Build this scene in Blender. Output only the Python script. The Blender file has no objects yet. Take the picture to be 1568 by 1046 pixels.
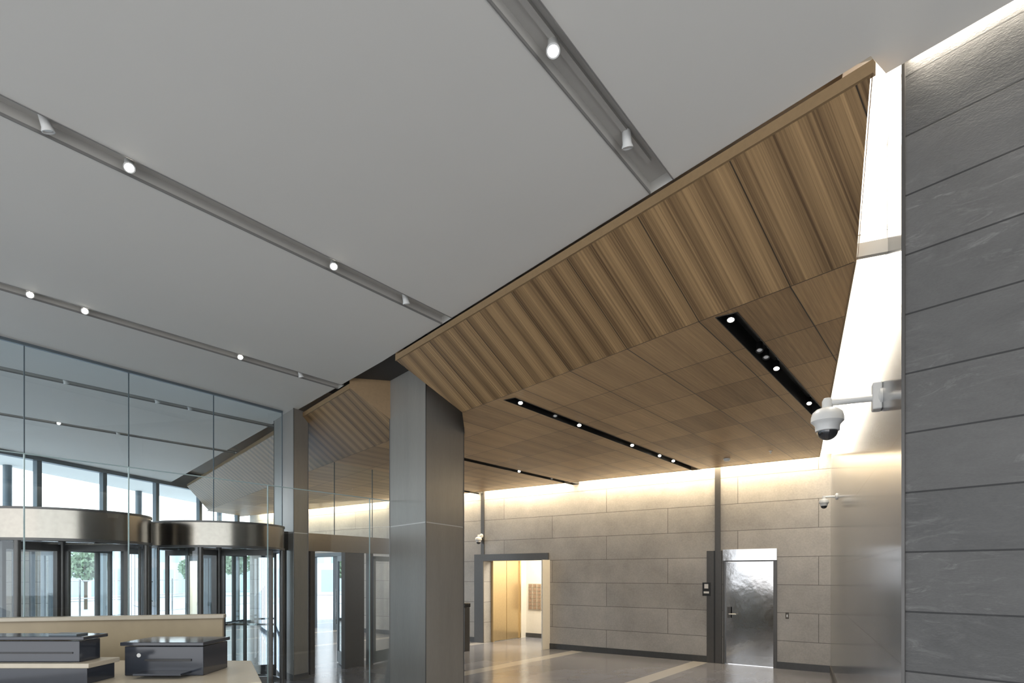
import bpy, bmesh, math, random
from mathutils import Vector, Matrix
random.seed(4)
S = bpy.context.scene
S.view_settings.view_transform = 'Standard'
S.view_settings.look = 'None'
S.view_settings.exposure = 0.5
F = 941.0; HOR = 878.0; EYE = 1.8
ZC = 4.575; ZW = 3.88; ZTOP = 5.0
# ------------------------------------------------ helpers
def mesh(name, verts, faces, mat, parent=None, uvf=None, smooth=False):
    me = bpy.data.meshes.new(name)
    me.from_pydata([tuple(v) for v in verts], [], faces)
    me.validate()
    if uvf:
        uvl = me.uv_layers.new(name='UVMap')
        for l in me.loops:
            uvl.data[l.index].uv = uvf(me.vertices[l.vertex_index].co)
    if smooth:
        for p in me.polygons: p.use_smooth = True
    me.materials.append(mat)
    o = bpy.data.objects.new(name, me)
    S.collection.objects.link(o)
    if parent: o.parent = parent
    return o
def group(name):
    e = bpy.data.objects.new(name, None); S.collection.objects.link(e); e.empty_display_size = .1
    return e
def prism(name, poly, z0, z1, mat, parent=None, uvf=None):
    n = len(poly)
    v = [(p[0], p[1], z0) for p in poly] + [(p[0], p[1], z1) for p in poly]
    f = [tuple(range(n))[::-1], tuple(range(n, 2*n))] + [(i, (i+1) % n, n+(i+1) % n, n+i) for i in range(n)]
    o = mesh(name, v, f, mat, parent, uvf)
    bm = bmesh.new(); bm.from_mesh(o.data); bmesh.ops.recalc_face_normals(bm, faces=bm.faces); bm.to_mesh(o.data); bm.free()
    return o
def seg(name, p0, p1, a, b, z0, z1, mat, parent=None, uv=True):
    """box along p0->p1, spanning perpendicular offsets a..b (positive = right of direction)"""
    p0 = Vector(p0[:2]); p1 = Vector(p1[:2]); d = (p1-p0).normalized(); n = Vector((d.y, -d.x))
    poly = [p0+n*a, p1+n*a, p1+n*b, p0+n*b]
    uvf = (lambda c: (c.x*d.x+c.y*d.y, c.z)) if uv else None
    return prism(name, poly, z0, z1, mat, parent, uvf)
def bevel(o, w=.01, s=2):
    m = o.modifiers.new('bevel', 'BEVEL'); m.width = w; m.segments = s; m.limit_method = 'ANGLE'
def tube(name, p, q, r, mat, parent=None, n=16):
    p = Vector(p); q = Vector(q)
    return lathe(name, [(r, 0), (r, (q-p).length)], mat, p, (q-p), parent, n, True)
def lathe(name, prof, mat, pos, axis, parent=None, n=24, cap=True, smooth=True):
    rot = Vector((0, 0, 1)).rotation_difference(Vector(axis).normalized())
    v = []; f = []
    for r, z in prof:
        for i in range(n):
            a = 2*math.pi*i/n
            v.append(rot @ Vector((r*math.cos(a), r*math.sin(a), z)) + Vector(pos))
    for k in range(len(prof)-1):
        for i in range(n):
            j = (i+1) % n
            f.append((k*n+i, k*n+j, (k+1)*n+j, (k+1)*n+i))
    if cap:
        f.append(tuple(range(n))[::-1]); f.append(tuple(range((len(prof)-1)*n, len(prof)*n)))
    o = mesh(name, v, f, mat, parent)
    if smooth:
        for p in o.data.polygons:
            if len(p.vertices) == 4: p.use_smooth = True
        m = o.modifiers.new('es', 'EDGE_SPLIT'); m.split_angle = math.radians(40)
    return o
def clip(poly, a, b, c):
    """keep a*x+b*y >= c"""
    out = []
    n = len(poly)
    for i in range(n):
        p = poly[i]; q = poly[(i+1) % n]
        dp = a*p[0]+b*p[1]-c; dq = a*q[0]+b*q[1]-c
        if dp >= 0: out.append(p)
        if (dp > 0 and dq < 0) or (dp < 0 and dq > 0):
            t = dp/(dp-dq); out.append((p[0]+(q[0]-p[0])*t, p[1]+(q[1]-p[1])*t))
    return out if len(out) > 2 else []
def subtract(pieces, hps):
    res = []
    for pc in pieces:
        cur = pc
        for (a, b, c) in hps:
            if not cur: break
            o = clip(cur, -a, -b, -c)
            if o: res.append(o)
            cur = clip(cur, a, b, c)
    return res
def flat(name, pieces, z, mat, uvf=None, parent=None):
    v = []; f = []
    for pc in pieces:
        k = len(v)
        v += [(p[0], p[1], z) for p in pc]
        f.append(tuple(range(k, k+len(pc))))
    return mesh(name, v, f, mat, parent, uvf)
# plan coordinates
U = (.596, .803); NO = (.803, -.596)            # channel direction / normal
NE = (.795, .607); TE = (-.607, .795)           # canopy edge normal / tangent
def nt(n, t): return (NE[0]*n+TE[0]*t, NE[1]*n+TE[1]*t)
def ou(o, u): return (NO[0]*o+U[0]*u, NO[1]*o+U[1]*u)
WD = (-.803, .596); WN = (.596, .803); W1 = (5.78, 11.15)
def W(s, k=0): return (W1[0]+WD[0]*s+WN[0]*k, W1[1]+WD[1]*s+WN[1]*k)
def ws(x):
    r = (x-784)/F; return (W1[0]-W1[1]*r)/(.803+.596*r)
N0 = (2.166, 3.39)
ND = Vector((W1[0]-N0[0], W1[1]-N0[1])).normalized(); NN = Vector((-ND.y, ND.x))  # NN towards room
# ------------------------------------------------ materials
def newmat(name):
    m = bpy.data.materials.new(name); m.use_nodes = True
    return m, m.node_tree.nodes, m.node_tree.links, m.node_tree.nodes['Principled BSDF']
def plain(name, col, rough=.5, metal=0, noise=0, nscale=20, bump=0, spec=.5):
    m, n, l, b = newmat(name)
    b.inputs['Base Color'].default_value = (*col, 1); b.inputs['Roughness'].default_value = rough
    b.inputs['Metallic'].default_value = metal; b.inputs['Specular IOR Level'].default_value = spec
    tc = n.new('ShaderNodeTexCoord'); nz = n.new('ShaderNodeTexNoise'); nz.inputs['Scale'].default_value = nscale
    nz.inputs['Detail'].default_value = 5
    l.new(tc.outputs['Object'], nz.inputs['Vector'])
    if noise:
        mx = n.new('ShaderNodeMix'); mx.data_type = 'RGBA'
        mx.inputs[6].default_value = (*[c*(1-noise) for c in col], 1); mx.inputs[7].default_value = (*[min(1, c*(1+noise)) for c in col], 1)
        l.new(nz.outputs['Fac'], mx.inputs[0]); l.new(mx.outputs[2], b.inputs['Base Color'])
    if bump:
        bp = n.new('ShaderNodeBump'); bp.inputs['Strength'].default_value = bump; bp.inputs['Distance'].default_value = .01
        l.new(nz.outputs['Fac'], bp.inputs['Height']); l.new(bp.outputs[0], b.inputs['Normal'])
    return m
def emit(name, col, st):
    m = bpy.data.materials.new(name); m.use_nodes = True; n = m.node_tree.nodes; n.clear()
    e = n.new('ShaderNodeEmission'); e.inputs[0].default_value = (*col, 1); e.inputs[1].default_value = st
    o = n.new('ShaderNodeOutputMaterial'); m.node_tree.links.new(e.outputs[0], o.inputs[0]); return m
def M(n, l, op, a, b=None, c=None):
    x = n.new('ShaderNodeMath'); x.operation = op
    for i, v in enumerate((a, b, c)):
        if v is None: continue
        if isinstance(v, (int, float)): x.inputs[i].default_value = v
        else: l.new(v, x.inputs[i])
    return x.outputs[0]
def stone(name, c1, c2, cj, rw, rh, offs=(0, 0), rough=.5, nz1=2.0, nzs=(1, 1, 1), bump=.2, mortar=.004, var=.35, wavy=False, metal=0, boff=.5):
    m, n, l, b = newmat(name)
    uv = n.new('ShaderNodeUVMap'); mp = n.new('ShaderNodeMapping'); mp.inputs['Location'].default_value = (offs[0], offs[1], 0)
    l.new(uv.outputs[0], mp.inputs[0])
    br = n.new('ShaderNodeTexBrick'); br.offset = boff; br.inputs['Scale'].default_value = 1; br.inputs['Brick Width'].default_value = rw
    br.inputs['Row Height'].default_value = rh; br.inputs['Mortar Size'].default_value = mortar; br.inputs['Mortar Smooth'].default_value = .1
    br.inputs['Color1'].default_value = (*c1, 1); br.inputs['Color2'].default_value = (*c2, 1); br.inputs['Mortar'].default_value = (*cj, 1)
    l.new(mp.outputs[0], br.inputs['Vector'])
    tc = n.new('ShaderNodeTexCoord'); m2 = n.new('ShaderNodeMapping'); m2.inputs['Scale'].default_value = nzs
    l.new(tc.outputs['Object'], m2.inputs[0])
    nz = n.new('ShaderNodeTexNoise'); nz.inputs['Scale'].default_value = nz1; nz.inputs['Detail'].default_value = 9; nz.inputs['Roughness'].default_value = .65
    if wavy: nz.inputs['Distortion'].default_value = 1.5
    l.new(m2.outputs[0], nz.inputs['Vector'])
    nf = n.new('ShaderNodeTexNoise'); nf.inputs['Scale'].default_value = nz1*25; nf.inputs['Detail'].default_value = 4
    l.new(m2.outputs[0], nf.inputs['Vector'])
    s = M(n, l, 'ADD', M(n, l, 'MULTIPLY', nz.outputs['Fac'], .7), M(n, l, 'MULTIPLY', nf.outputs['Fac'], .3))
    k = M(n, l, 'MULTIPLY_ADD', s, var*2, 1-var)
    if wavy:
        # chiselled light scuffs
        m3 = n.new('ShaderNodeMapping'); m3.inputs['Scale'].default_value = (2.2, 2.2, 9); m3.inputs['Rotation'].default_value = (.35, .35, 0)
        l.new(tc.outputs['Object'], m3.inputs[0])
        n3 = n.new('ShaderNodeTexNoise'); n3.inputs['Scale'].default_value = 1.6; n3.inputs['Detail'].default_value = 9; n3.inputs['Distortion'].default_value = 1.6; n3.inputs['Roughness'].default_value = .75
        l.new(m3.outputs[0], n3.inputs['Vector'])
        mr = n.new('ShaderNodeMapRange'); mr.inputs[1].default_value = .52; mr.inputs[2].default_value = .70; mr.inputs[3].default_value = 0; mr.inputs[4].default_value = 1.6
        l.new(n3.outputs['Fac'], mr.inputs[0])
        n4 = n.new('ShaderNodeTexNoise'); n4.inputs['Scale'].default_value = 1.7; l.new(tc.outputs['Object'], n4.inputs['Vector'])
        m4 = n.new('ShaderNodeMapRange'); m4.inputs[1].default_value = .42; m4.inputs[2].default_value = .62; l.new(n4.outputs['Fac'], m4.inputs[0])
        k = M(n, l, 'ADD', k, M(n, l, 'MULTIPLY', mr.outputs[0], m4.outputs[0]))
    mx = n.new('ShaderNodeMix'); mx.data_type = 'RGBA'; mx.blend_type = 'MULTIPLY'; mx.inputs[0].default_value = 1
    cc = n.new('ShaderNodeCombineXYZ')
    for i in range(3): l.new(k, cc.inputs[i])
    l.new(br.outputs['Color'], mx.inputs[6]); l.new(cc.outputs[0], mx.inputs[7]); l.new(mx.outputs[2], b.inputs['Base Color'])
    h = M(n, l, 'SUBTRACT', s, M(n, l, 'MULTIPLY', br.outputs['Fac'], 1.0))
    if wavy: h = M(n, l, 'ADD', h, M(n, l, 'MULTIPLY', n3.outputs['Fac'], .3))
    bp = n.new('ShaderNodeBump'); bp.inputs['Strength'].default_value = bump; bp.inputs['Distance'].default_value = .01
    l.new(h, bp.inputs['Height']); l.new(bp.outputs[0], b.inputs['Normal'])
    b.inputs['Roughness'].default_value = rough; b.inputs['Metallic'].default_value = metal
    return m
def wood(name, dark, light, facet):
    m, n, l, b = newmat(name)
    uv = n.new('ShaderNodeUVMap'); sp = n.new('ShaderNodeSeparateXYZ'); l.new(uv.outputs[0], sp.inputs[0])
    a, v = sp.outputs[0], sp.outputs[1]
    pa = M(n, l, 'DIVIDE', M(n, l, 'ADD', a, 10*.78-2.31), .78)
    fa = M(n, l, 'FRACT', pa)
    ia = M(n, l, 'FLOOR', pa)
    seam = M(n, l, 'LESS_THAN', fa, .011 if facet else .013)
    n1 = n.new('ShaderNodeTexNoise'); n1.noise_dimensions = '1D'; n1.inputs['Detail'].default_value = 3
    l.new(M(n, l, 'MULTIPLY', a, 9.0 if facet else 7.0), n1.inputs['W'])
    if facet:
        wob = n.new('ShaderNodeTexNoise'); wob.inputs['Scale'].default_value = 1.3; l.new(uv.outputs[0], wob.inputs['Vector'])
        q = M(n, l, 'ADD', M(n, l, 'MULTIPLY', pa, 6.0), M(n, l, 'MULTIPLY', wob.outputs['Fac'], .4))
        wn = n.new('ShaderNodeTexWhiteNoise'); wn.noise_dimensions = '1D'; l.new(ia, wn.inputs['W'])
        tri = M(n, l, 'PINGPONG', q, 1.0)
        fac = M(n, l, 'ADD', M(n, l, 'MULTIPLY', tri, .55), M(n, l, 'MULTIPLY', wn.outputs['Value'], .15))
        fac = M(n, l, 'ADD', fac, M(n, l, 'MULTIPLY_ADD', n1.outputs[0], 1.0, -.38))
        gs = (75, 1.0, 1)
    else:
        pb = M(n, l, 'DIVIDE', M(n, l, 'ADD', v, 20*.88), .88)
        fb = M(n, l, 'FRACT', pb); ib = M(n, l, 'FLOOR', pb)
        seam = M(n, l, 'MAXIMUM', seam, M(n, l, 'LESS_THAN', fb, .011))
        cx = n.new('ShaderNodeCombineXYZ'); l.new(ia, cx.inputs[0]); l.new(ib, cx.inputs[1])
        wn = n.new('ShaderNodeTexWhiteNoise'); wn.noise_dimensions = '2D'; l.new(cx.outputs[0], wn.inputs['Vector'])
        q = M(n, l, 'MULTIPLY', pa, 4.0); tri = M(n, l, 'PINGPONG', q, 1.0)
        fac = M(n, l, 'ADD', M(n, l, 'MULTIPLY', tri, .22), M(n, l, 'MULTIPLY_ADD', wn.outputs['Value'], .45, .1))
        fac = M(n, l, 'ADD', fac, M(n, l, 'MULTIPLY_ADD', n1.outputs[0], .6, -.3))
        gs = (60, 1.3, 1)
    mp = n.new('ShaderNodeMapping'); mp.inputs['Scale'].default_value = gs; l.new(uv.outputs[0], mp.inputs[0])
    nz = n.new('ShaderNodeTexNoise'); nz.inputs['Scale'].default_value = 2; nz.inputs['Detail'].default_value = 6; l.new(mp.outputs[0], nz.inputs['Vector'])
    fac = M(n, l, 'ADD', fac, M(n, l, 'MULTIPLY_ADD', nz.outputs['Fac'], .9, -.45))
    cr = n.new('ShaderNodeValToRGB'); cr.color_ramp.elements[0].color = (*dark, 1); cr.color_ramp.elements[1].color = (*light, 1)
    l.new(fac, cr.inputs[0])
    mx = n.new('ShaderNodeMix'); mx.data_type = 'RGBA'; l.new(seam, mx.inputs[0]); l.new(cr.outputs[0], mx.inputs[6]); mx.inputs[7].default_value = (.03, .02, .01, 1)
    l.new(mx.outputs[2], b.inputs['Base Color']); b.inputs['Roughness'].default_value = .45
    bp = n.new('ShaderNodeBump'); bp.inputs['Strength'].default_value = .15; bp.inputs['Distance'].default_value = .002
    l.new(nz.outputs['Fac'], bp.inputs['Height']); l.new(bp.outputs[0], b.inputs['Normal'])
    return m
def glass(name, tint, ior=1.5, boost=1.0):
    m = bpy.data.materials.new(name); m.use_nodes = True; n = m.node_tree.nodes; l = m.node_tree.links; n.clear()
    o = n.new('ShaderNodeOutputMaterial'); mx = n.new('ShaderNodeMixShader'); t = n.new('ShaderNodeBsdfTransparent'); g = n.new('ShaderNodeBsdfGlossy')
    t.inputs[0].default_value = (*tint, 1); g.inputs['Roughness'].default_value = 0.0; g.inputs[0].default_value = (.9, .95, 1, 1)
    fr = n.new('ShaderNodeFresnel'); fr.inputs[0].default_value = ior
    fm = M(n, l, 'MULTIPLY', fr.outputs[0], boost)
    l.new(fm, mx.inputs[0]); l.new(t.outputs[0], mx.inputs[1]); l.new(g.outputs[0], mx.inputs[2]); l.new(mx.outputs[0], o.inputs[0])
    return m
m_ceil = plain('ceiling_paint', (.67, .655, .61), .8, noise=.03, nscale=.8)
m_chan = plain('channel_paint', (.48, .465, .43), .7, noise=.02)
m_recshade = plain('recess_shade', (.05, .045, .04), .8, noise=.02)  # near-black colour imitates shade inside the ceiling opening
m_white = plain('cove_white', (.80, .77, .72), .7, noise=.01)
m_track = plain('track_white', (.62, .62, .60), .4)
m_black = plain('black_metal', (.015, .015, .015), .4, noise=.1)
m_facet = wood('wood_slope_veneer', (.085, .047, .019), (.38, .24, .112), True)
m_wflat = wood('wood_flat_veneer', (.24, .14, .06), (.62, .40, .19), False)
m_lip = plain('wood_edge', (.24, .155, .075), .5, noise=.15, nscale=30)
m_back = stone('limestone_wall', (.43, .405, .37), (.36, .34, .31), (.15, .14, .125), 2.9, .53, (.7, 0), .42, 1.3, (1, 1, 1), .3, .006, .62)
m_side = stone('honed_grey_stone', (.18, .185, .195), (.15, .155, .165), (.06, .06, .06), 1.3, .654, (0, .02), .16, 2.0, (1, 1, 1), .05, .005, .3)
m_dark = stone('slate_wall', (.105, .102, .098), (.075, .074, .072), (.02, .02, .02), 60, .327, (31, .044), .55, 2.6, (1, 1, 2.2), .5, .005, .5, True, boff=0)
m_base = plain('dark_baseboard_stone', (.06, .06, .06), .4, noise=.2)
m_bronze = plain('bronze_frame', (.10, .095, .09), .35, .5, noise=.1)
m_flange = plain('channel_trim', (.20, .195, .185), .5)
m_band = plain('brushed_bronze', (.29, .265, .23), .2, 1, noise=.1)
m_steel = plain('brushed_steel', (.42, .41, .40), .12, 1, noise=.08, nscale=2.2, bump=.5)
m_mull = plain('mullion_dark', (.12, .15, .17), .4, .3)
m_brass = plain('brass', (.66, .50, .28), .3, .8, noise=.08)
m_cream = plain('cream_plaster', (.78, .73, .63), .6, noise=.05)
m_glass = glass('clear_glass', (.92, .98, .99), 1.5, 1.4)
m_glass2 = glass('facade_glass', (.96, .99, .995), 1.45, 1.0)
m_gedge = plain('glass_edge', (.32, .42, .42), .15)
m_wcam = plain('camera_plastic', (.68, .68, .66), .35)
m_dome = plain('dome_smoked', (.02, .02, .022), .05, 0, spec=.9)
m_lamp = emit('lamp_lens', (1, .93, .8), 45)
m_led = emit('led_diffuser', (1, .93, .80), 2.6)
m_lampoff = plain('lamp_lens_off', (.8, .8, .78), .2)
m_desk = plain('desk_maple', (.36, .29, .18), .4, noise=.15, nscale=6)
m_cap = plain('desk_stone_cap', (.46, .41, .32), .3, noise=.08)
m_blackg = plain('black_gloss', (.03, .035, .045), .12)
m_col = stone('column_cladding', (.26, .245, .22), (.25, .235, .21), (.14, .13, .12), 40, 40, (1, 1), .34, 3, (1, 1, .15), .05, .002, .3, metal=.15)
def floormat():
    m = stone('floor_stone', (.23, .235, .265), (.18, .185, .21), (.09, .09, .10), .62, 1.24, (0, 0), .18, 1.5, (1, 1, 1), .03, .004, .4)
    n = m.node_tree.nodes; l = m.node_tree.links; b = n['Principled BSDF']
    uv = n.new('ShaderNodeUVMap'); sp = n.new('ShaderNodeSeparateXYZ'); l.new(uv.outputs[0], sp.inputs[0])
    q = M(n, l, 'FRACT', M(n, l, 'DIVIDE', M(n, l, 'ADD', sp.outputs[0], 4.55+29), 2.9))
    st = M(n, l, 'LESS_THAN', q, .11)
    mx = n.new('ShaderNodeMix'); mx.data_type = 'RGBA'; l.new(st, mx.inputs[0])
    l.new(b.inputs['Base Color'].links[0].from_socket, mx.inputs[6]); mx.inputs[7].default_value = (.42, .41, .40, 1)
    l.new(mx.outputs[2], b.inputs['Base Color']); return m
m_floor = floormat()
m_pave = plain('pavement', (.66, .67, .68), .8, noise=.08, nscale=2)

# ------------------------------------------------ floor / ceiling
uv_ou = lambda c: (NO[0]*c.x+NO[1]*c.y, U[0]*c.x+U[1]*c.y)
G = lambda D: (-11.45+.203*(D-13.74), D)     # outer facade line
prism('floor', [G(-4), (8, -4), (14, 6), (10, 24), G(24)], -.1, 0, m_floor, None, uv_ou)
big = [G(-3.5), (8, -3.5), (12, 8), (11, 27), G(27)]
ceil = [clip(big, -NE[0], -NE[1], -3.53)]
ceil = [clip(ceil[0], -.775, -.632, -3.765)]
CH = [-1.766, -4.6, -7.5, -10.5, -13.5]
HD = .08
for o in CH:
    ceil = subtract(ceil, [(NO[0], NO[1], o-.10), (-NO[0], -NO[1], -(o+.10))])
ext = clip(clip(clip(big, NE[0], NE[1], 3.53), -.775, -.632, -3.765), -TE[0], -TE[1], -1.452)
flat('ceiling', ceil+[ext], ZC, m_ceil)
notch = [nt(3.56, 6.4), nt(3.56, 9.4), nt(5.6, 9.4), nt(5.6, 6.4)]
flat('ceiling_recess', [notch], ZC+.06, m_recshade)  # dark sheet over the column notch, its shade painted in
# unseen slab added above the ceilings to block light from the sky
prism('light_block_slab', [G(-3.8), (8, -3.8), (14, 6), (11, 25), G(25)], ZTOP, ZTOP+.2, m_chan)
for i, o in enumerate(CH):
    g = group('ceiling_light_channel')
    L0 = -9 if i < 3 else -4
    strip = [ou(o-.10, L0), ou(o+.10, L0), ou(o+.10, 24), ou(o-.10, 24)]
    strip = clip(strip, -NE[0], -NE[1], -3.53); strip = clip(strip, 1, -.203, -11.45-.203*13.74)
    strip = clip(strip, 0, 1, -3.5)
    flat('channel_top', [strip], ZC+HD, m_chan, parent=g)
    for s in (-1, 1):
        ps = [p for p in strip if (p[0]*NO[0]+p[1]*NO[1]-o)*s > 0]
        uu = [p[0]*U[0]+p[1]*U[1] for p in ps]
        a, b = ou(o+s*.10, min(uu)), ou(o+s*.10, max(uu))
        mesh('channel_side', [(a[0], a[1], ZC), (b[0], b[1], ZC), (b[0], b[1], ZC+HD), (a[0], a[1], ZC+HD)], [(0, 1, 2, 3)], m_chan, g)
        seg('channel_flange', a, b, -.004, .004, ZC-.004, ZC+.015, m_flange, g, False)
    uu = [p[0]*U[0]+p[1]*U[1] for p in strip]
    ec = [p for p in strip if p[0]*U[0]+p[1]*U[1] > max(uu)-.3]
    if len(ec) >= 2:
        mesh('channel_end', [(ec[0][0], ec[0][1], ZC), (ec[1][0], ec[1][1], ZC), (ec[1][0], ec[1][1], ZC+HD), (ec[0][0], ec[0][1], ZC+HD)], [(0, 1, 2, 3)], m_chan, g)
    seg('track_rail', ou(o, min(uu)+.1), ou(o, max(uu)-.25), -.018, .018, ZC+HD-.025, ZC+HD-.001, m_chan, g, False)

def head(pos, aim, lit, black=False, sc=1.0, parent=None):
    g = parent or group('track_spotlight')
    body = m_black if black else m_track
    aim = Vector(aim).normalized(); pos = Vector(pos)
    lathe('spot_body', [(.028*sc, -.07*sc), (.036*sc, -.06*sc), (.038*sc, .03*sc), (.046*sc, .05*sc), (.046*sc, .06*sc), (.036*sc, .06*sc), (.034*sc, .045*sc)], body, pos, aim, g)
    lathe('spot_lens', [(.034*sc, 0), (.026*sc, .004*sc)], m_lamp if lit else m_lampoff, pos+aim*.047*sc, aim, g, 20)
    tube('spot_stem', pos-aim*.03*sc, (pos.x, pos.y, pos.z+(.1 if black else .055)), .008, body, g, 8)
    if lit:
        ld = bpy.data.lights.new('spot', 'SPOT'); ld.energy = 42; ld.color = (1, .93, .83); ld.spot_size = 1.5; ld.spot_blend = .7; ld.shadow_soft_size = .04
        lo = bpy.data.objects.new('spot', ld); S.collection.objects.link(lo); lo.location = pos+aim*.09*sc
        lo.rotation_euler = Vector((0, 0, -1)).rotation_difference(Vector((aim.x*.6, aim.y*.6, -1))).to_euler(); lo.parent = g
def at(o, x):
    r = (x-784)/F; D = o/(.803*r-.596); return (r*D, D)
for o, x, lit in [(CH[0], 847, 1), (CH[0], 960, 0), (CH[1], 70, 0), (CH[1], 198, 1), (CH[1], 511, 1), (CH[1], 621, 0),
                  (CH[2], 46, 1), (CH[2], 130, 1), (CH[2], 368, 1), (CH[2], 460, 0), (CH[3], 100, 0), (CH[3], 290, 0), (CH[3], 240, 0), (CH[4], 90, 1), (CH[4], 180, 0)]:
    p = at(o, x)
    aim = (-p[0]*.1, -p[1]*.1, -.75) if lit else (.15, .3, -1)
    head((p[0], p[1], ZC+.02), aim, lit, sc=.80)

# ------------------------------------------------ wood canopy
can = group('wood_canopy_ceiling')
uv_f = lambda c: (TE[0]*c.x+TE[1]*c.y, NE[0]*c.x+NE[1]*c.y)
def V3(p, z): return (p[0], p[1], z)
ZL = ZC-.085
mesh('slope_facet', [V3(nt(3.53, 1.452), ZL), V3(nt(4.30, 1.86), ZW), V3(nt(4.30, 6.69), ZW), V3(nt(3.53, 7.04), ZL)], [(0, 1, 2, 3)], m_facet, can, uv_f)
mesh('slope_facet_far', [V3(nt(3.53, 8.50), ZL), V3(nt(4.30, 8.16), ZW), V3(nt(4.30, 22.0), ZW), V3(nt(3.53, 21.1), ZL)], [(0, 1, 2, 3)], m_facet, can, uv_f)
for a, b in ((1.44, 7.04), (8.5, 21.1)):
    p, q = nt(3.53, a), nt(3.53, b)
    seg('canopy_lip', p, q, -.004, .03, ZL-.012, ZC-.025, m_lip, can, False)
p, q = nt(3.53, 8.5), nt(4.30, 8.16)
mesh('notch_reveal', [V3(p, ZL), V3(q, ZW), V3(q, ZC+.06), V3(p, ZC+.06)], [(0, 1, 2, 3)], m_lip, can)
p, q = nt(3.53, 7.04), nt(4.30, 6.69)
mesh('notch_reveal_near', [V3(p, ZL), V3(q, ZW), V3(q, ZC+.06), V3(p, ZC+.06)], [(0, 1, 2, 3)], m_lip, can)
p, q = nt(3.53, 1.44), nt(4.30, 1.85)
mesh('end_edge', [V3(p, ZL-.01), V3(q, ZW-.01), V3(q, ZW+.03), V3(p, ZC-.02)], [(0, 1, 2, 3)], m_lip, can)
# flat field
wb = clip(big, NE[0], NE[1], 4.30)
wb = clip(wb, -1, .4656, -.388)
bk = W(0, -.35); wb = clip(wb, -WN[0], -WN[1], -(WN[0]*bk[0]+WN[1]*bk[1]))
E = nt(4.30, 6.69); Q = (-.70, 9.14)
la, lb = (Q[1]-E[1]), -(Q[0]-E[0]); lc = la*E[0]+lb*E[1]      # right of E->Q
R1 = clip(wb, la, lb, lc); L_ = clip(wb, -la, -lb, -lc)
R2 = clip(clip(L_, -TE[0], -TE[1], -8.16), NE[0], NE[1], 4.99); R3 = clip(L_, TE[0], TE[1], 8.16)
pcs = [x for x in (R1, R2, R3) if x]
SL = [(-1.56, 4.99, 8.78), (-4.38, 5.85, 12.1), (-7.35, 7.2, 12.4), (-10.2, 9.5, 14)]
for o, a, b in SL:
    pcs = subtract(pcs, [(NO[0], NO[1], o-.085), (-NO[0], -NO[1], -(o+.085)), (U[0], U[1], a), (-U[0], -U[1], -b)])
det = TE[0]*U[1]-TE[1]*U[0]
def uv_w(c):
    x = c.x-NE[0]*4.3; y = c.y-NE[1]*4.3
    a = (x*U[1]-y*U[0])/det; b = (TE[0]*y-TE[1]*x)/det
    return (a, b)
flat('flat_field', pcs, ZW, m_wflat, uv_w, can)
sa, sb = (.388+.4656*4.09, 4.09), (5.48, 10.94)
seg('edge_slot_side', sa, sb, -.012, 0, ZW-.005, ZW+.02, m_lip, can, False)
seg('edge_back', sb, (sb[0]+WD[0]*19.5, sb[1]+WD[1]*19.5), -.02, 0, ZW-.005, ZW+.07, m_lip, can, False)
slots = []
for k, (o, a, b) in enumerate(SL):
    g = group('recessed_light_slot'); slots.append(g)
    flat('slot_top', [[ou(o-.085, a), ou(o+.085, a), ou(o+.085, b), ou(o-.085, b)]], ZW+.16, m_black, parent=g)
    for s in (-1, 1):
        seg('slot_side', ou(o+s*.085, a), ou(o+s*.085, b), -.004, .004, ZW-.004, ZW+.16, m_black, g, False)
    for e in (a, b):
        seg('slot_end', ou(o-.085, e), ou(o+.085, e), -.004, .004, ZW-.004, ZW+.16, m_black, g, False)
    seg('slot_rail', ou(o, a+.05), ou(o, b-.05), -.02, .02, ZW+.12, ZW+.155, m_black, g, False)
for k, x, lit in [(0, 1119, 1), (0, 1163, 0), (0, 1173, 0), (0, 1189, 1), (0, 1239, 1),
                  (1, 797, 1), (1, 850, 0), (1, 887, 1), (1, 968, 1), (1, 1010, 1), (1, 1031, 1), (2, 795, 1), (2, 845, 0)]:
    p = at(SL[k][0], x); head((p[0], p[1], ZW+.03), (-p[0]*.06, -p[1]*.06, -.8), lit, True, .75, slots[k])
sm = group('smoke_detector')
def proj(x, y, z):
    D = (z-EYE)*F/(HOR-y); return ((x-784)/F*D, D)
p = proj(1113, 702, ZW); lathe('body', [(.06, 0), (.06, -.02), (.045, -.045), (.02, -.05)], m_wcam, (p[0], p[1], ZW), (0, 0, 1), sm)
p = proj(1180, 690, ZW); g = group('sprinkler_head'); lathe('escutcheon', [(.03, 0), (.028, -.01), (.01, -.012), (.01, -.04), (.02, -.045)], m_wcam, (p[0], p[1], ZW), (0, 0, 1), g)

# ------------------------------------------------ walls
ops = sorted([(ws(1187.5), ws(1107.5), 2.06), (ws(840.5), ws(741), 2.13), (ws(524), ws(470), 2.35)])
wallg = group('wall_back')
cur = -.3
for a, b, h in ops:
    seg('stone', W(cur), W(a), 0, .3, 0, ZTOP, m_back, wallg)
    seg('stone_over_opening', W(a), W(b), 0, .3, h, ZTOP, m_back, wallg)
    cur = b
seg('stone', W(cur), W(19.2), 0, .3, 0, ZTOP, m_back, wallg)
bb = group('baseboard_back')
for a, b in ((0, ops[0][0]-.02), (ws(1083), ops[1][0]), (ws(728), ops[2][0])):
    seg('run', W(a), W(b), -.02, 0.0, 0, .13, m_base, bb, False)
NB = tuple(Vector(N0)+ND*8.6)
seg('wall_right', N0, NB, 0, .3, 0, ZTOP, m_side)
seg('baseboard_right', N0, NB, -.015, 0, 0, .13, m_base, None, False)
DW = Vector((.632, -.775)); D1 = tuple(Vector(N0)+DW*4.2)
seg('wall_slate', N0, D1, -.3, 0, 0, ZTOP, m_dark)
seg('trim_corner', tuple(Vector(N0)-DW*.012), tuple(Vector(N0)+DW*.004), -.01, .012, 0, ZTOP-.3, m_bronze, None, False)
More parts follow.
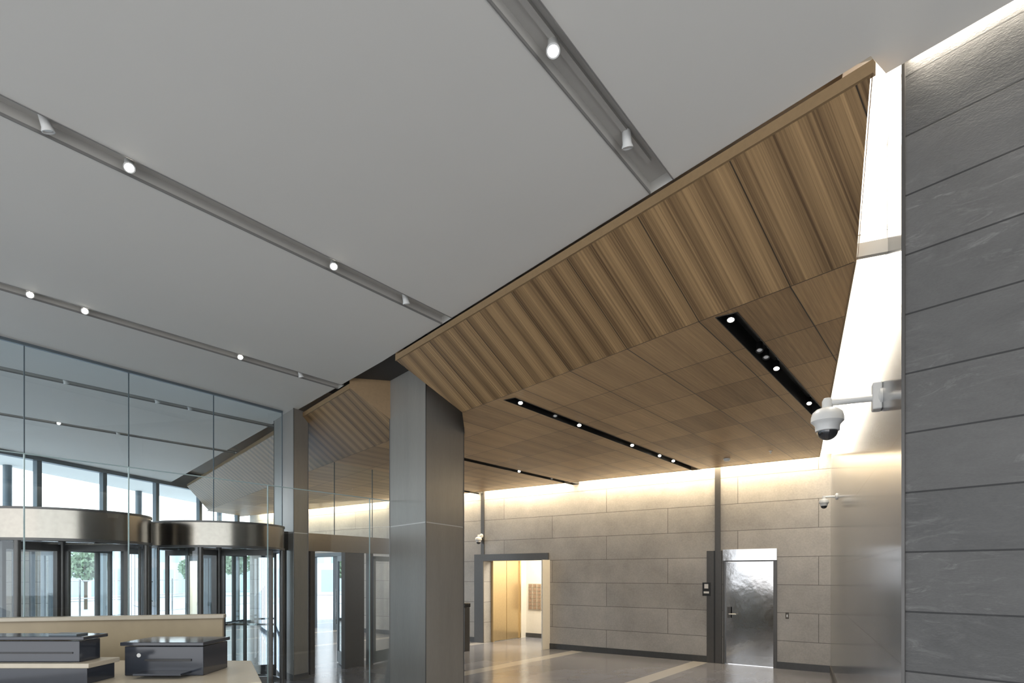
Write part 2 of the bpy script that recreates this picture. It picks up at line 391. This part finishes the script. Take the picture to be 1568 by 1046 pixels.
g = group('trim_portal')
seg('strip_upper', W(ws(1103.5)), W(ws(1095)), -.02, .0, 2.2, ZW+.3, m_bronze, g, False)
seg('jamb_panel', W(ws(1106)), W(ws(1083)), -.035, .0, 0, 2.26, m_bronze, g, False)
seg('jamb_groove', W(ws(1096)), W(ws(1094)), -.04, -.034, 0, 2.26, m_black, g, False)
g = group('trim_elevator_portal')
seg('strip_upper', W(ws(742)), W(ws(737)), -.02, .0, 2.2, ZW+.3, m_bronze, g, False)
seg('jamb', W(ws(741)), W(ws(727.5)), -.035, .0, 0, 2.30, m_bronze, g, False)
seg('header', W(ws(840.5)), W(ws(741)), -.035, .02, 2.13, 2.30, m_bronze, g, False)
seg('reveal', W(ws(840.5)), W(ws(840.5)-.03), -.005, .32, 0, 2.13, m_cream, g, False)
g = group('trim_far_doorway')
for x0, x1 in ((528, 523), (474, 469)):
    seg('jamb', W(ws(x0)), W(ws(x1)), -.03, .3, 0, 2.35, m_mull, g, False)
seg('head', W(ws(528)), W(ws(469)), -.03, .3, 2.35, 2.47, m_mull, g, False)
seg('mullion', W(ws(509)), W(ws(506)), .1, .2, 0, 2.35, m_mull, g, False)
# steel door
g = group('door_1')
a, b = ws(1187.5), ws(1107.5)
seg('header_plate', W(a-.03), W(b+.0), -.03, .05, 2.06, 2.28, m_steel, g, False)
seg('leaf', W(a+.04), W(b-.04), .03, .08, .01, 2.03, m_steel, g, False)
seg('frame_side', W(a-.03), W(a+.035), -.02, .1, 0, 2.06, m_bronze, g, False)
seg('frame_side', W(b-.035), W(b), -.02, .1, 0, 2.06, m_bronze, g, False)
seg('frame_head', W(a), W(b), -.005, .1, 2.035, 2.06, m_bronze, g, False)
seg('lock_plate', W(b-.09), W(b-.15), .015, .03, .92, 1.14, m_bronze, g, False)
q = W(b-.12, -.03); q2 = W(b-.26, -.03); q3 = W(b-.12, .03)
tube('lever_stem', (q3[0], q3[1], 1.0), (q[0], q[1], 1.0), .012, m_track, g); tube('lever', (q[0], q[1], 1.0), (q2[0], q2[1], 1.0), .011, m_track, g)
seg('hinge', W(a+.035), W(a+.05), .0, .03, 1.6, 1.72, m_steel, g, False); seg('hinge', W(a+.035), W(a+.05), .0, .03, .3, .42, m_steel, g, False)
g = group('wall_sign')
seg('plate', W(ws(1089)), W(ws(1077)), -.055, -.036, 1.35, 1.62, m_black, g, False)
seg('pictogram', W(ws(1086)), W(ws(1080)), -.058, -.055, 1.50, 1.59, m_white, g, False)
seg('text_line', W(ws(1087)), W(ws(1079)), -.058, -.055, 1.40, 1.44, m_white, g, False)
g = group('light_switch')
o_ = seg('plate', W(ws(1208)), W(ws(1203)), -.01, 0, .95, 1.07, m_steel, g, False); seg('button', W(ws(1206.5)), W(ws(1204.5)), -.014, -.01, .98, 1.03, m_wcam, g, False)
g = group('access_pedestal')
pc = Vector(((714-784)/F*14.3, 14.3))
o = seg('post', (pc.x-.07, pc.y-.03), (pc.x+.05, pc.y+.05), -.06, .06, 0, 1.02, m_bronze, g, False); bevel(o, .01)
o = seg('reader_head', (pc.x-.08, pc.y-.04), (pc.x+.06, pc.y+.06), -.08, .08, 1.02, 1.12, m_black, g, False); bevel(o, .02)
# elevator lobby beyond opening
lob = group('elevator_lobby')
s0, s1 = ws(840.5), ws(741)
seg('lobby_left_wall', W(s1, .3), W(s1, 1.9), -.12, 0, 0, 2.7, m_cream, lob, False)
seg('lobby_back_wall', W(s1+.1, 1.9), W(s0-3.5, 1.9), -.12, 0, 0, 2.7, m_cream, lob, False)
seg('lobby_right_wall', W(s0-3.5, .3), W(s0-3.5, 2.0), -.1, 0, 0, 2.7, m_cream, lob, False)
prism('lobby_ceiling', [W(s1+.1, .3), W(s0-3.5, .3), W(s0-3.5, 2.0), W(s1+.1, 2.0)], 2.7, 2.75, m_white, lob)
seg('lobby_base', W(s1, 1.88), W(s0-3.4, 1.88), -.02, 0, 0, .12, m_base, lob, False)
g = group('elevator_door')
for k, (a, b) in enumerate(((.36, .92), (.94, 1.5))):
    seg('leaf', W(s1-.01, a), W(s1-.01, b), -.01, .03, .02, 2.15, m_brass, g, False)
seg('jamb', W(s1-.01, 1.5), W(s1-.01, 1.56), -.01, .06, 0, 2.25, m_brass, g, False)
seg('jamb', W(s1-.01, .30), W(s1-.01, .36), -.01, .06, 0, 2.25, m_brass, g, False)
seg('head', W(s1-.01, .30), W(s1-.01, 1.56), -.01, .05, 2.15, 2.25, m_brass, g, False)
g = group('framed_artwork')
def w2s(x, k):
    r = (x-784)/F; bx, by = W(0, k); return (bx-by*r)/(.803+.596*r)
a, b = w2s(829, 1.88), w2s(809, 1.88)
seg('frame', W(a, 1.88), W(b, 1.88), -.0, .03, .78, 1.52, m_cap, g, False)
mA = plain('art_rust', (.32, .22, .15), .6, noise=.6, nscale=30)
for c in range(3):
    for r in range(7):
        da = (b-a)/3
        seg('tile', W(a+da*(c+.15), 1.88), W(a+da*(c+.85), 1.88), -.012, .0, .80+r*.103, .80+r*.103+.08, mA, g, False)

# ------------------------------------------------ columns
def column(polys, z1, jz, nm='column'):
    g = group(nm)
    prism('cladding_lower', polys, 0, jz-.008, m_col, g)
    c = Vector((sum(p[0] for p in polys)/4, sum(p[1] for p in polys)/4))
    prism('joint', [tuple(Vector(p)+(c-Vector(p))*.012) for p in polys], jz-.008, jz+.008, m_track, g)
    prism('cladding_upper', polys, jz+.008, z1, m_col, g)
    for p in polys[:3]:
        v = Vector(p); tube('corner_bead', (v.x, v.y, 0.0), (v.x, v.y, z1), .008, m_bronze, g, 8)
    prism('plinth', [tuple(c+(Vector(p)-c)*1.02) for p in polys], 0, .1, m_base, g)
    return g
column([(-1.80, 9.05), (-1.15, 8.2), (-.719, 9.14), (-1.369, 9.99)], ZC+.06, 2.49)
column([(-4.32, 11.16), (-3.66, 10.3), (-3.52, 10.61), (-4.18, 11.47)], ZC-.001, 2.49)

# ------------------------------------------------ inner glass facade with revolving doors
FD = Vector((.53, .848)).normalized(); F1 = Vector((-5.99, 7.19))
def fl(x):
    r = (x-784)/F
    t = (r*F1.y-F1.x)/(FD.x-r*FD.y); return F1+FD*t
def ft(x): return (fl(x)-F1).dot(FD)
def fp(t): return tuple(F1+FD*t)
ZB0, ZB1 = 2.2, 2.52
g = group('window_1')
cuts = [-3.0, ft(37), ft(197), ft(327), ft(432)]
for a, b in zip(cuts[:-1], cuts[1:]):
    p, q = fp(a+.004), fp(b-.004)
    mesh('pane', [V3(p, ZB1), V3(q, ZB1), V3(q, ZC), V3(p, ZC)], [(0, 1, 2, 3)], m_glass, g)
    seg('joint', fp(b-.006), fp(b+.006), -.006, .006, ZB1, ZC, m_mull, g, False)
seg('head_channel', fp(-3), fp(cuts[-1]), -.02, .02, ZC-.035, ZC, m_mull, g, False)
seg('transom', fp(-3), fp(ft(700)), -.06, .06, ZB0, ZB1, m_band, g, False)
g = group('window_2')
c2 = [ft(474), ft(512), ft(570), ft(640)]
for a, b in zip(c2[:-1], c2[1:]):
    p, q = fp(a), fp(b)
    mesh('pane', [V3(p, ZB1), V3(q, ZB1), V3(q, ZW), V3(p, ZW)], [(0, 1, 2, 3)], m_glass, g)
    seg('joint', fp(b-.006), fp(b+.006), -.006, .006, ZB1, ZW, m_mull, g, False)
def revolving(c, R):
    g = group('revolving_door')
    def ring(nm, r0, r1, z0, z1, mat, a0=0, a1=2*math.pi, k=64):
        full = abs(a1-a0-2*math.pi) < 1e-4
        v = []; f = []
        cnt = k if full else k+1
        for i in range(cnt):
            a = a0+(a1-a0)*i/k
            for r, z in ((r0, z0), (r1, z0), (r1, z1), (r0, z1)):
                v.append((c.x+r*math.cos(a), c.y+r*math.sin(a), z))
        for i in range(k):
            j = (i+1) % cnt
            for e in range(4):
                f.append((i*4+e, i*4+(e+1) % 4, j*4+(e+1) % 4, j*4+e))
        o = mesh(nm, v, f, mat, g)
        bm = bmesh.new(); bm.from_mesh(o.data); bmesh.ops.recalc_face_normals(bm, faces=bm.faces); bm.to_mesh(o.data); bm.free()
        for p in o.data.polygons: p.use_smooth = True
        m = o.modifiers.new('es', 'EDGE_SPLIT'); m.split_angle = .6
    ring('drum_header', R-.08, R, ZB0, ZB1, m_band)
    ring('header_trim', R-.06, R+.012, ZB0-.03, ZB0, m_bronze)
    ring('header_cap', .02, R+.012, ZB1, ZB1+.025, m_bronze)
    ring('drum_ceiling', .02, R-.06, ZB0+.02, ZB0+.04, m_bronze)
    ring('floor_ring', R-.08, R, 0, .012, m_steel)
    base = math.atan2(FD.y, FD.x)
    for k in (0, 1):
        a0 = base+k*math.pi-.75; a1 = base+k*math.pi+.75
        v = []; f = []
        for i in range(25):
            a = a0+(a1-a0)*i/24
            v += [(c.x+(R-.03)*math.cos(a), c.y+(R-.03)*math.sin(a), .1), (c.x+(R-.03)*math.cos(a), c.y+(R-.03)*math.sin(a), ZB0-.03)]
        f = [(2*i, 2*i+2, 2*i+3, 2*i+1) for i in range(24)]
        mesh('curved_glass', v, f, m_glass, g, smooth=True)
        ring('curved_base', R-.05, R-.01, 0, .1, m_bronze, a0, a1, 24)
        for a in (a0, a1, (a0+a1)/2):
            x, y = c.x+(R-.03)*math.cos(a), c.y+(R-.03)*math.sin(a)
            tube('drum_post', (x, y, 0), (x, y, ZB0), .035 if a != (a0+a1)/2 else .02, m_bronze, g, 12)
    tube('center_shaft', (c.x, c.y, 0), (c.x, c.y, ZB0), .04, m_bronze, g)
    for k in range(4):
        a = base+.5+k*math.pi/2; d = Vector((math.cos(a), math.sin(a)))
        p = c+d*.05; q = c+d*(R-.1)
        seg('wing_stile', p, c+d*.10, -.02, .02, .02, ZB0-.04, m_bronze, g, False)
        seg('wing_stile', c+d*(R-.15), q, -.02, .02, .02, ZB0-.04, m_bronze, g, False)
        seg('wing_bottom_rail', p, q, -.02, .02, .02, .22, m_bronze, g, False)
        seg('wing_top_rail', p, q, -.02, .02, ZB0-.12, ZB0-.04, m_bronze, g, False)
        seg('push_bar', p, q, -.05, -.03, 1.0, 1.03, m_steel, g, False)
        mesh('wing_glass', [V3(p, .2), V3(q, .2), V3(q, ZB0-.1), V3(p, ZB0-.1)], [(0, 1, 2, 3)], m_glass2, g)
revolving(fl(95), .97); revolving(fl(335), .95)
g = group('door_frame_posts')
for x in (222, 431):
    t = ft(x); seg('post', fp(t-.06), fp(t+.06), -.06, .06, 0, ZB0, m_bronze, g, False)
g = group('door_2')
for x, w in ((476, .05), (528, .04), (566, .05), (640, .05)):
    t = ft(x); seg('jamb', fp(t-w), fp(t+w), -.05, .05, 0, ZB0, m_bronze, g, False)
seg('dark_infill', fp(ft(530)), fp(ft(556)), -.03, .03, 0, ZB0, m_bronze, g, False)
lf = group('glass_door_leaf')
for hp_, d in ((Vector(fp(ft(566)))+Vector((.06, 0)), Vector((.38, .92)).normalized()), (Vector(fp(ft(528))), Vector((-.40, .91)).normalized())):
    seg('stile', hp_, hp_+d*.08, -.02, .02, .02, 2.15, m_mull, lf, False); seg('stile', hp_+d*.82, hp_+d*.9, -.02, .02, .02, 2.15, m_mull, lf, False)
    seg('rail', hp_, hp_+d*.9, -.02, .02, .02, .25, m_mull, lf, False); seg('rail', hp_, hp_+d*.9, -.02, .02, 2.05, 2.15, m_mull, lf, False)
    seg('pull', hp_+d*.7, hp_+d*.74, -.07, -.05, .8, 1.5, m_steel, lf, False)
    q = hp_+d*.85; mesh('glass', [V3(hp_, .2), V3(q, .2), V3(q, 2.1), V3(hp_, 2.1)], [(0, 1, 2, 3)], m_glass2, lf)

# ------------------------------------------------ outer facade
g = group('window_3')
Ds = [3.6, 5.45, 7.3, 9.1, 10.95, 12.8, 14.6, 16.4, 18.2, 20.0, 21.9, 23.6]
seg('head', G(3), G(24), -.08, .1, ZC-.10, ZTOP, m_mull, g, False)
seg('transom', G(3), G(24), -.06, .06, 2.50, 2.62, m_mull, g, False)
seg('sill', G(3), G(24), -.06, .06, 0, .1, m_mull, g, False)
for D in Ds:
    p = Vector(G(D)); seg('mullion', (p.x-.012, p.y-.06), (p.x+.012, p.y+.06), -.06, .06, 0, ZC-.1, m_mull, g, False)
for a, b in zip(Ds[:-1], Ds[1:]):
    mesh('pane', [V3(G(a), .1), V3(G(b), .1), V3(G(b), ZC-.1), V3(G(a), ZC-.1)], [(0, 1, 2, 3)], m_glass2, g)
prism('exterior_ground', [(-90, -20), G(-20), G(24.2), (6, 24.2), (20, 80), (-90, 80)], -.12, -.02, m_pave)
so = group('exterior_canopy')
prism('soffit', [(-14.5, 2), G(2), G(26), (-12.5, 26)], ZC+.05, ZC+.35, m_white, so)
for k in range(5):
    p = (-13.9+.38*k, 6+5*k); tube('canopy_post', (p[0], p[1], 0), (p[0], p[1], ZC+.05), .10, m_mull, so)
m_bld = stone('building_facade', (.34, .46, .50), (.60, .68, .70), (.74, .74, .72), 1.6, 2.4, (0, 0), .3, .3, (1, 1, 1), .1, .28, .15)
seg('exterior_building', (-44, 2), (-34, 52), 0, 8, 0, 4.9, m_bld)
seg('exterior_building', (-40, 56), (-12, 60), 0, 8, 0, 6.0, m_bld)
m_leaf = plain('leaves', (.22, .30, .18), .8, noise=.5, nscale=4); m_bark = plain('bark', (.12, .09, .06), .9, noise=.3)
def tree(x, y, h):
    g = group('street_tree')
    tube('trunk', (x, y, 0), (x, y, h*.55), .08, m_bark, g)
    for k in range(5):
        a = k*1.3; tube('branch', (x, y, h*.4), (x+math.cos(a)*h*.2, y+math.sin(a)*h*.2, h*.7), .03, m_bark, g, 8)
    v = []; f = []
    for k in range(800):
        a = random.random()*6.283; b = math.acos(random.uniform(-1, 1)); r = h*.30*random.random()**.4
        c = Vector((x+r*math.sin(b)*math.cos(a), y+r*math.sin(b)*math.sin(a), h*.70+r*math.cos(b)*.8))
        q = Matrix.Rotation(random.random()*6, 3, 'X') @ Matrix.Rotation(random.random()*6, 3, 'Z')
        i = len(v)
        for d in ((-.14, 0, 0), (0, -.08, 0), (.14, 0, 0), (0, .08, 0)): v.append(c+q @ Vector(d))
        f.append((i, i+1, i+2, i+3))
    mesh('foliage', v, f, m_leaf, g)
for t in ((-21.5, 31, 3.2), (-17.5, 34, 2.9), (-24, 29, 3.4), (-18, 40, 3.6), (-21.8, 21, 3.0)): tree(*t)
g = group('construction_barrier')
for k in range(9):
    y = 14+k*2.3; x = -15.6+k*.3
    tube('post', (x, y, 0), (x, y, 1.6), .03, m_steel, g, 8)
    if k < 8:
        for z in (.3, .95, 1.55): tube('rail', (x, y, z), (x+.3, y+2.3, z), .02, m_steel, g, 8)
m_yel = plain('painted_board', (.62, .50, .28), .6, noise=.1); m_pipe = plain('hose_grey', (.35, .36, .38), .5)
g = group('equipment_cart')
cx_, cy_ = W(ws(492), 1.6)
def lb_(nm, x0, x1, y0, y1, z0, z1, mt):
    o = prism(nm, [(cx_+x0, cy_+y0), (cx_+x1, cy_+y0), (cx_+x1, cy_+y1), (cx_+x0, cy_+y1)], z0, z1, mt, g); bevel(o, .01); return o
lb_('deck', -.5, .5, -.3, .3, .16, .24, m_mull); lb_('crate', -.45, .1, -.25, .25, .24, 1.5, m_yel); lb_('case', .15, .45, -.2, .2, .24, .8, m_steel)
for sx_ in (-.4, .4):
    for sy_ in (-.22, .22): lathe('wheel', [(.07, -.025), (.08, -.015), (.08, .015), (.07, .025)], m_black, (cx_+sx_, cy_+sy_, .075), (0, 1, 0), g, 16)
for z in (1.0, 1.3): tube('handle', (cx_+.48, cy_-.2, z), (cx_+.48, cy_+.2, z), .015, m_pipe, g, 8)
for s_ in (-.2, .2): tube('handle_post', (cx_+.48, cy_+s_, .24), (cx_+.48, cy_+s_, 1.3), .015, m_pipe, g, 8)

# ------------------------------------------------ frameless glass screen
g = group('glass_partition')
GZ = 2.86; ga = Vector((-1.78, 9.02)); gd = (Vector((-2.94, 7.4))-ga).normalized()
def gl(x):
    r = (x-784)/F; t = (r*ga.y-ga.x)/(gd.x-r*gd.y); return ga+gd*t
xs = [597, 566, 410, 197, 37, -230]
for a, b in zip(xs[:-1], xs[1:]):
    p, q = gl(a), gl(b)
    mesh('pane', [V3(p, .02), V3(q, .02), V3(q, GZ), V3(p, GZ)], [(0, 1, 2, 3)], m_glass2, g)
    seg('top_edge', p, q, -.005, .005, GZ, GZ+.01, m_gedge, g, False)
    dq = gd*.005
    seg('vertical_edge', q-dq, q+dq, -.006, .006, .02, GZ, m_gedge, g, False)
seg('floor_shoe', gl(597), gl(-230), -.02, .02, 0, .06, m_steel, g, False)

# ------------------------------------------------ reception desk & equipment
g = group('reception_desk')
def pd(x, D): return ((x-784)/F*D, D)
a, b = pd(-60, 5.1), pd(343, 5.6)
o = seg('screen_panel', a, b, 0, .06, 0, 1.40, m_desk, g, False)
o = seg('screen_cap', pd(-60, 5.08), pd(346, 5.59), -.02, .10, 1.40, 1.435, m_cap, g, False); bevel(o, .006)
cp = [pd(-80, 5.0), (-2.10, 4.95), (-1.62, 3.98), pd(-80, 3.3)]
o = prism('counter_top', cp, 1.06, 1.10, m_cap, g); bevel(o, .006)
o = prism('counter_base', [pd(-70, 4.9), (-2.2, 4.85), (-1.75, 4.1), pd(-70, 3.5)], 0, 1.06, m_desk, g)
def bx(nm, x0, x1, y0, y1, z0, z1, mat, par, bv=.01):
    o = prism(nm, [(x0, y0), (x1, y0), (x1, y1), (x0, y1)], z0, z1, mat, par); bevel(o, bv, 3); return o
# raised transaction shelf (light slab on dark drawers)
bx('shelf_slab', -3.95, -2.66, 3.86, 4.17, 1.205, 1.235, m_cap, g, .004)
bx('shelf_drawers', -3.93, -2.69, 3.89, 4.16, 1.10, 1.205, m_blackg, g, .003)
g = group('document_printer')
bx('body', -2.66, -2.12, 4.22, 4.58, 1.101, 1.30, m_blackg, g, .004)
bx('lid', -2.68, -2.11, 4.20, 4.60, 1.306, 1.33, m_blackg, g, .004)
bx('paper_slot', -2.52, -2.2, 4.212, 4.225, 1.20, 1.215, m_black, g, .001)
bx('tray', -2.52, -2.2, 4.08, 4.22, 1.12, 1.135, m_blackg, g, .003)
lathe('power_button', [(.014, 0), (.014, .004)], m_track, (-2.56, 4.218, 1.24), (0, -1, 0), g)
g = group('scanner_unit')
bx('body', -3.9, -2.76, 3.92, 4.12, 1.236, 1.37, m_blackg, g, .004)
bx('lid', -3.92, -2.72, 3.90, 4.14, 1.378, 1.40, m_blackg, g, .004)
bx('front_groove', -3.85, -2.80, 3.915, 3.925, 1.29, 1.30, m_black, g, .001)
bx('control_pad', -2.98, -2.80, 3.95, 4.06, 1.40, 1.412, m_mull, g, .002)

# ------------------------------------------------ security cameras
def dome_cam(wallpt, z, out, arm, sc, big=True):
    g = group('dome_security_camera')
    w = Vector((wallpt[0], wallpt[1], z)); n = Vector((out[0], out[1], 0))
    lathe('wall_plate', [(.075*sc, 0), (.075*sc, .015), (.05*sc, .03)], m_wcam, w, n, g)
    if big:
        sd = Vector((n.y, -n.x, 0))
        a = w+n*.0; o = prism('junction_box', [tuple((a+sd*.06)[:2]), tuple((a-sd*.06)[:2]), tuple((a-sd*.05+n*.06)[:2]), tuple((a+sd*.05+n*.06)[:2])], z-.09, z+.10, m_wcam, g); bevel(o, .01, 3)
    e = w+n*arm
    tube('arm', w+n*.02, e, .024*sc, m_wcam, g)
    lathe('elbow', [(.0, .035*sc), (.025*sc, .032*sc), (.036*sc, .01), (.036*sc, -.04*sc)], m_wcam, e, (0, 0, 1), g, cap=False)
    lathe('housing', [(.036*sc, -.035*sc), (.075*sc, -.05*sc), (.098*sc, -.07*sc), (.108*sc, -.10*sc), (.110*sc, -.135*sc), (.095*sc, -.15*sc), (.083*sc, -.165*sc), (.080*sc, -.205*sc), (.068*sc, -.208*sc)], m_wcam, e, (0, 0, 1), g, 40)
    pr = [(.070*sc*math.cos(a), -.205*sc-.066*sc*math.sin(a)) for a in [i*math.pi/16 for i in range(8)]]+[(.002, -.271*sc)]
    lathe('dome', pr, m_dome, e, (0, 0, 1), g, 32)
    return g
pw = Vector(N0)+ND*((Vector((2.60, 4.32))-Vector(N0)).dot(ND)); dome_cam(pw, 3.04, NN, .34, 1.0)
pw = Vector(N0)+ND*((Vector((4.89, 9.24))-Vector(N0)).dot(ND)); dome_cam(pw, 2.96, NN, .18, .65, False)
sx = ws(738); pw = W(sx, -.02); dome_cam(pw, 2.78, (-WN[0], -WN[1]), .12, .8, False)

# ------------------------------------------------ cove boxes & lights
def area(name, p, q, z, width, energy, col, tilt=(0, 0)):
    p = Vector(p); q = Vector(q); L = (q-p).length; c = (p+q)/2
    ld = bpy.data.lights.new(name, 'AREA'); ld.shape = 'RECTANGLE'; ld.size = L; ld.size_y = width; ld.energy = energy; ld.color = col
    o = bpy.data.objects.new(name, ld); S.collection.objects.link(o); o.location = (c.x, c.y, z)
    d = (q-p).normalized(); x = Vector((d.x, d.y, 0)); zz = Vector((-tilt[0], -tilt[1], 1)).normalized(); zz = (zz-x*zz.dot(x)).normalized()
    y = zz.cross(x); o.rotation_euler = Matrix((x, y, zz)).transposed().to_euler(); return o
WARM = (1, .82, .56); WARM2 = (1, .90, .75)
area('cove_light_back', W(.15, -.17), W(9.3, -.17), ZW+.16, .06, 200, WARM, (WN[0]*.3, WN[1]*.3))
area('cove_light_back', W(9.4, -.17), W(18.5, -.17), ZW+.16, .06, 170, WARM, (WN[0]*.3, WN[1]*.3))
g = group('trim_cove_back')
seg('cove_lid', W(-.2, -.36), W(19, -.36), 0, .36, ZW+.22, ZW+.25, m_white, g, False)
g = group('trim_cove_right')
p0 = Vector(N0)+ND*.75; p1 = Vector(N0)+ND*8.3
seg('cove_lid', p0, p1, -.24, 0, ZW+.20, ZW+.23, m_white, g, False)
seg('cove_lid_high', Vector(N0)-ND*.02, p0, -.3, 0, ZC+.10, ZC+.13, m_white, g, False)
seg('cove_riser', p0, p0+ND*.01, -.3, 0, ZW+.20, ZC+.13, m_white, g, False)
seg('cove_cheek', p0+ND*.1, p1, -.26, -.235, ZW+.07, ZW+.23, m_white, g, False)
seg('bridge_bracket', Vector(N0)+ND*.70, Vector(N0)+ND*.74, -.18, 0, ZW+.03, ZW+.12, m_chan, g, False)
# continuous LED diffuser lens set in the slot, and its upper run
seg('led_diffuser_strip', p0+ND*.02, p1, -.165, -.004, ZW+.05, ZW+.07, m_led, g, False)
seg('led_diffuser_strip_high', Vector(N0)+ND*.03, p0-ND*.03, -.16, -.004, ZC+.05, ZC+.07, m_led, g, False)
seg('led_diffuser_riser', p0-ND*.02, p0-ND*.005, -.15, -.004, ZW+.12, ZC+.05, m_led, g, False)
area('cove_light_right', p0+NN*.10, p1+NN*.10, ZW+.04, .12, 44, WARM2)
area('cove_light_right', Vector(N0)+ND*.02+NN*.10, p0+NN*.10, ZC+.04, .14, 8, WARM2)
ds = Vector((-.775, -.632)) # toward room from slate
area('cove_light_slate', Vector(N0)+DW*.03+ds*.03, Vector(N0)+DW*4+ds*.03, ZC+.06, .05, 26, WARM2)
g = group('trim_cove_slate')
seg('cove_lid', Vector(N0)+DW*0, Vector(N0)+DW*4.1, 0, .12, ZC+.12, ZC+.14, m_white, g, False)
ld = bpy.data.lights.new('lobby_lamp', 'AREA'); ld.shape = 'RECTANGLE'; ld.size = 2.5; ld.size_y = 1; ld.energy = 90; ld.color = (1, .92, .78)
lo = bpy.data.objects.new('lobby_lamp', ld); S.collection.objects.link(lo); c = W(s0+.3, 1.1); lo.location = (c[0], c[1], 2.68)
lo.rotation_euler = (0, 0, math.atan2(WD[1], WD[0]))

# ------------------------------------------------ world
w = bpy.data.worlds.new('world'); S.world = w; w.use_nodes = True
n = w.node_tree.nodes; bg = n['Background']; bg.inputs[1].default_value = 2.4
tc = n.new('ShaderNodeTexCoord'); sp = n.new('ShaderNodeSeparateXYZ'); cr = n.new('ShaderNodeValToRGB')
w.node_tree.links.new(tc.outputs['Generated'], sp.inputs[0]); w.node_tree.links.new(sp.outputs[2], cr.inputs[0]); w.node_tree.links.new(cr.outputs[0], bg.inputs[0])
cr.color_ramp.elements[0].color = (.97, .98, 1, 1); cr.color_ramp.elements[1].color = (.70, .84, 1, 1)

cam = bpy.data.cameras.new('camera'); co = bpy.data.objects.new('camera', cam); S.collection.objects.link(co)
co.location = (0, 0, EYE); co.rotation_euler = (math.pi/2, 0, 0); cam.sensor_width = 36; cam.lens = 36*F/1568; cam.shift_y = (HOR-522.67)/1568
cam.clip_start = .05
S.camera = co
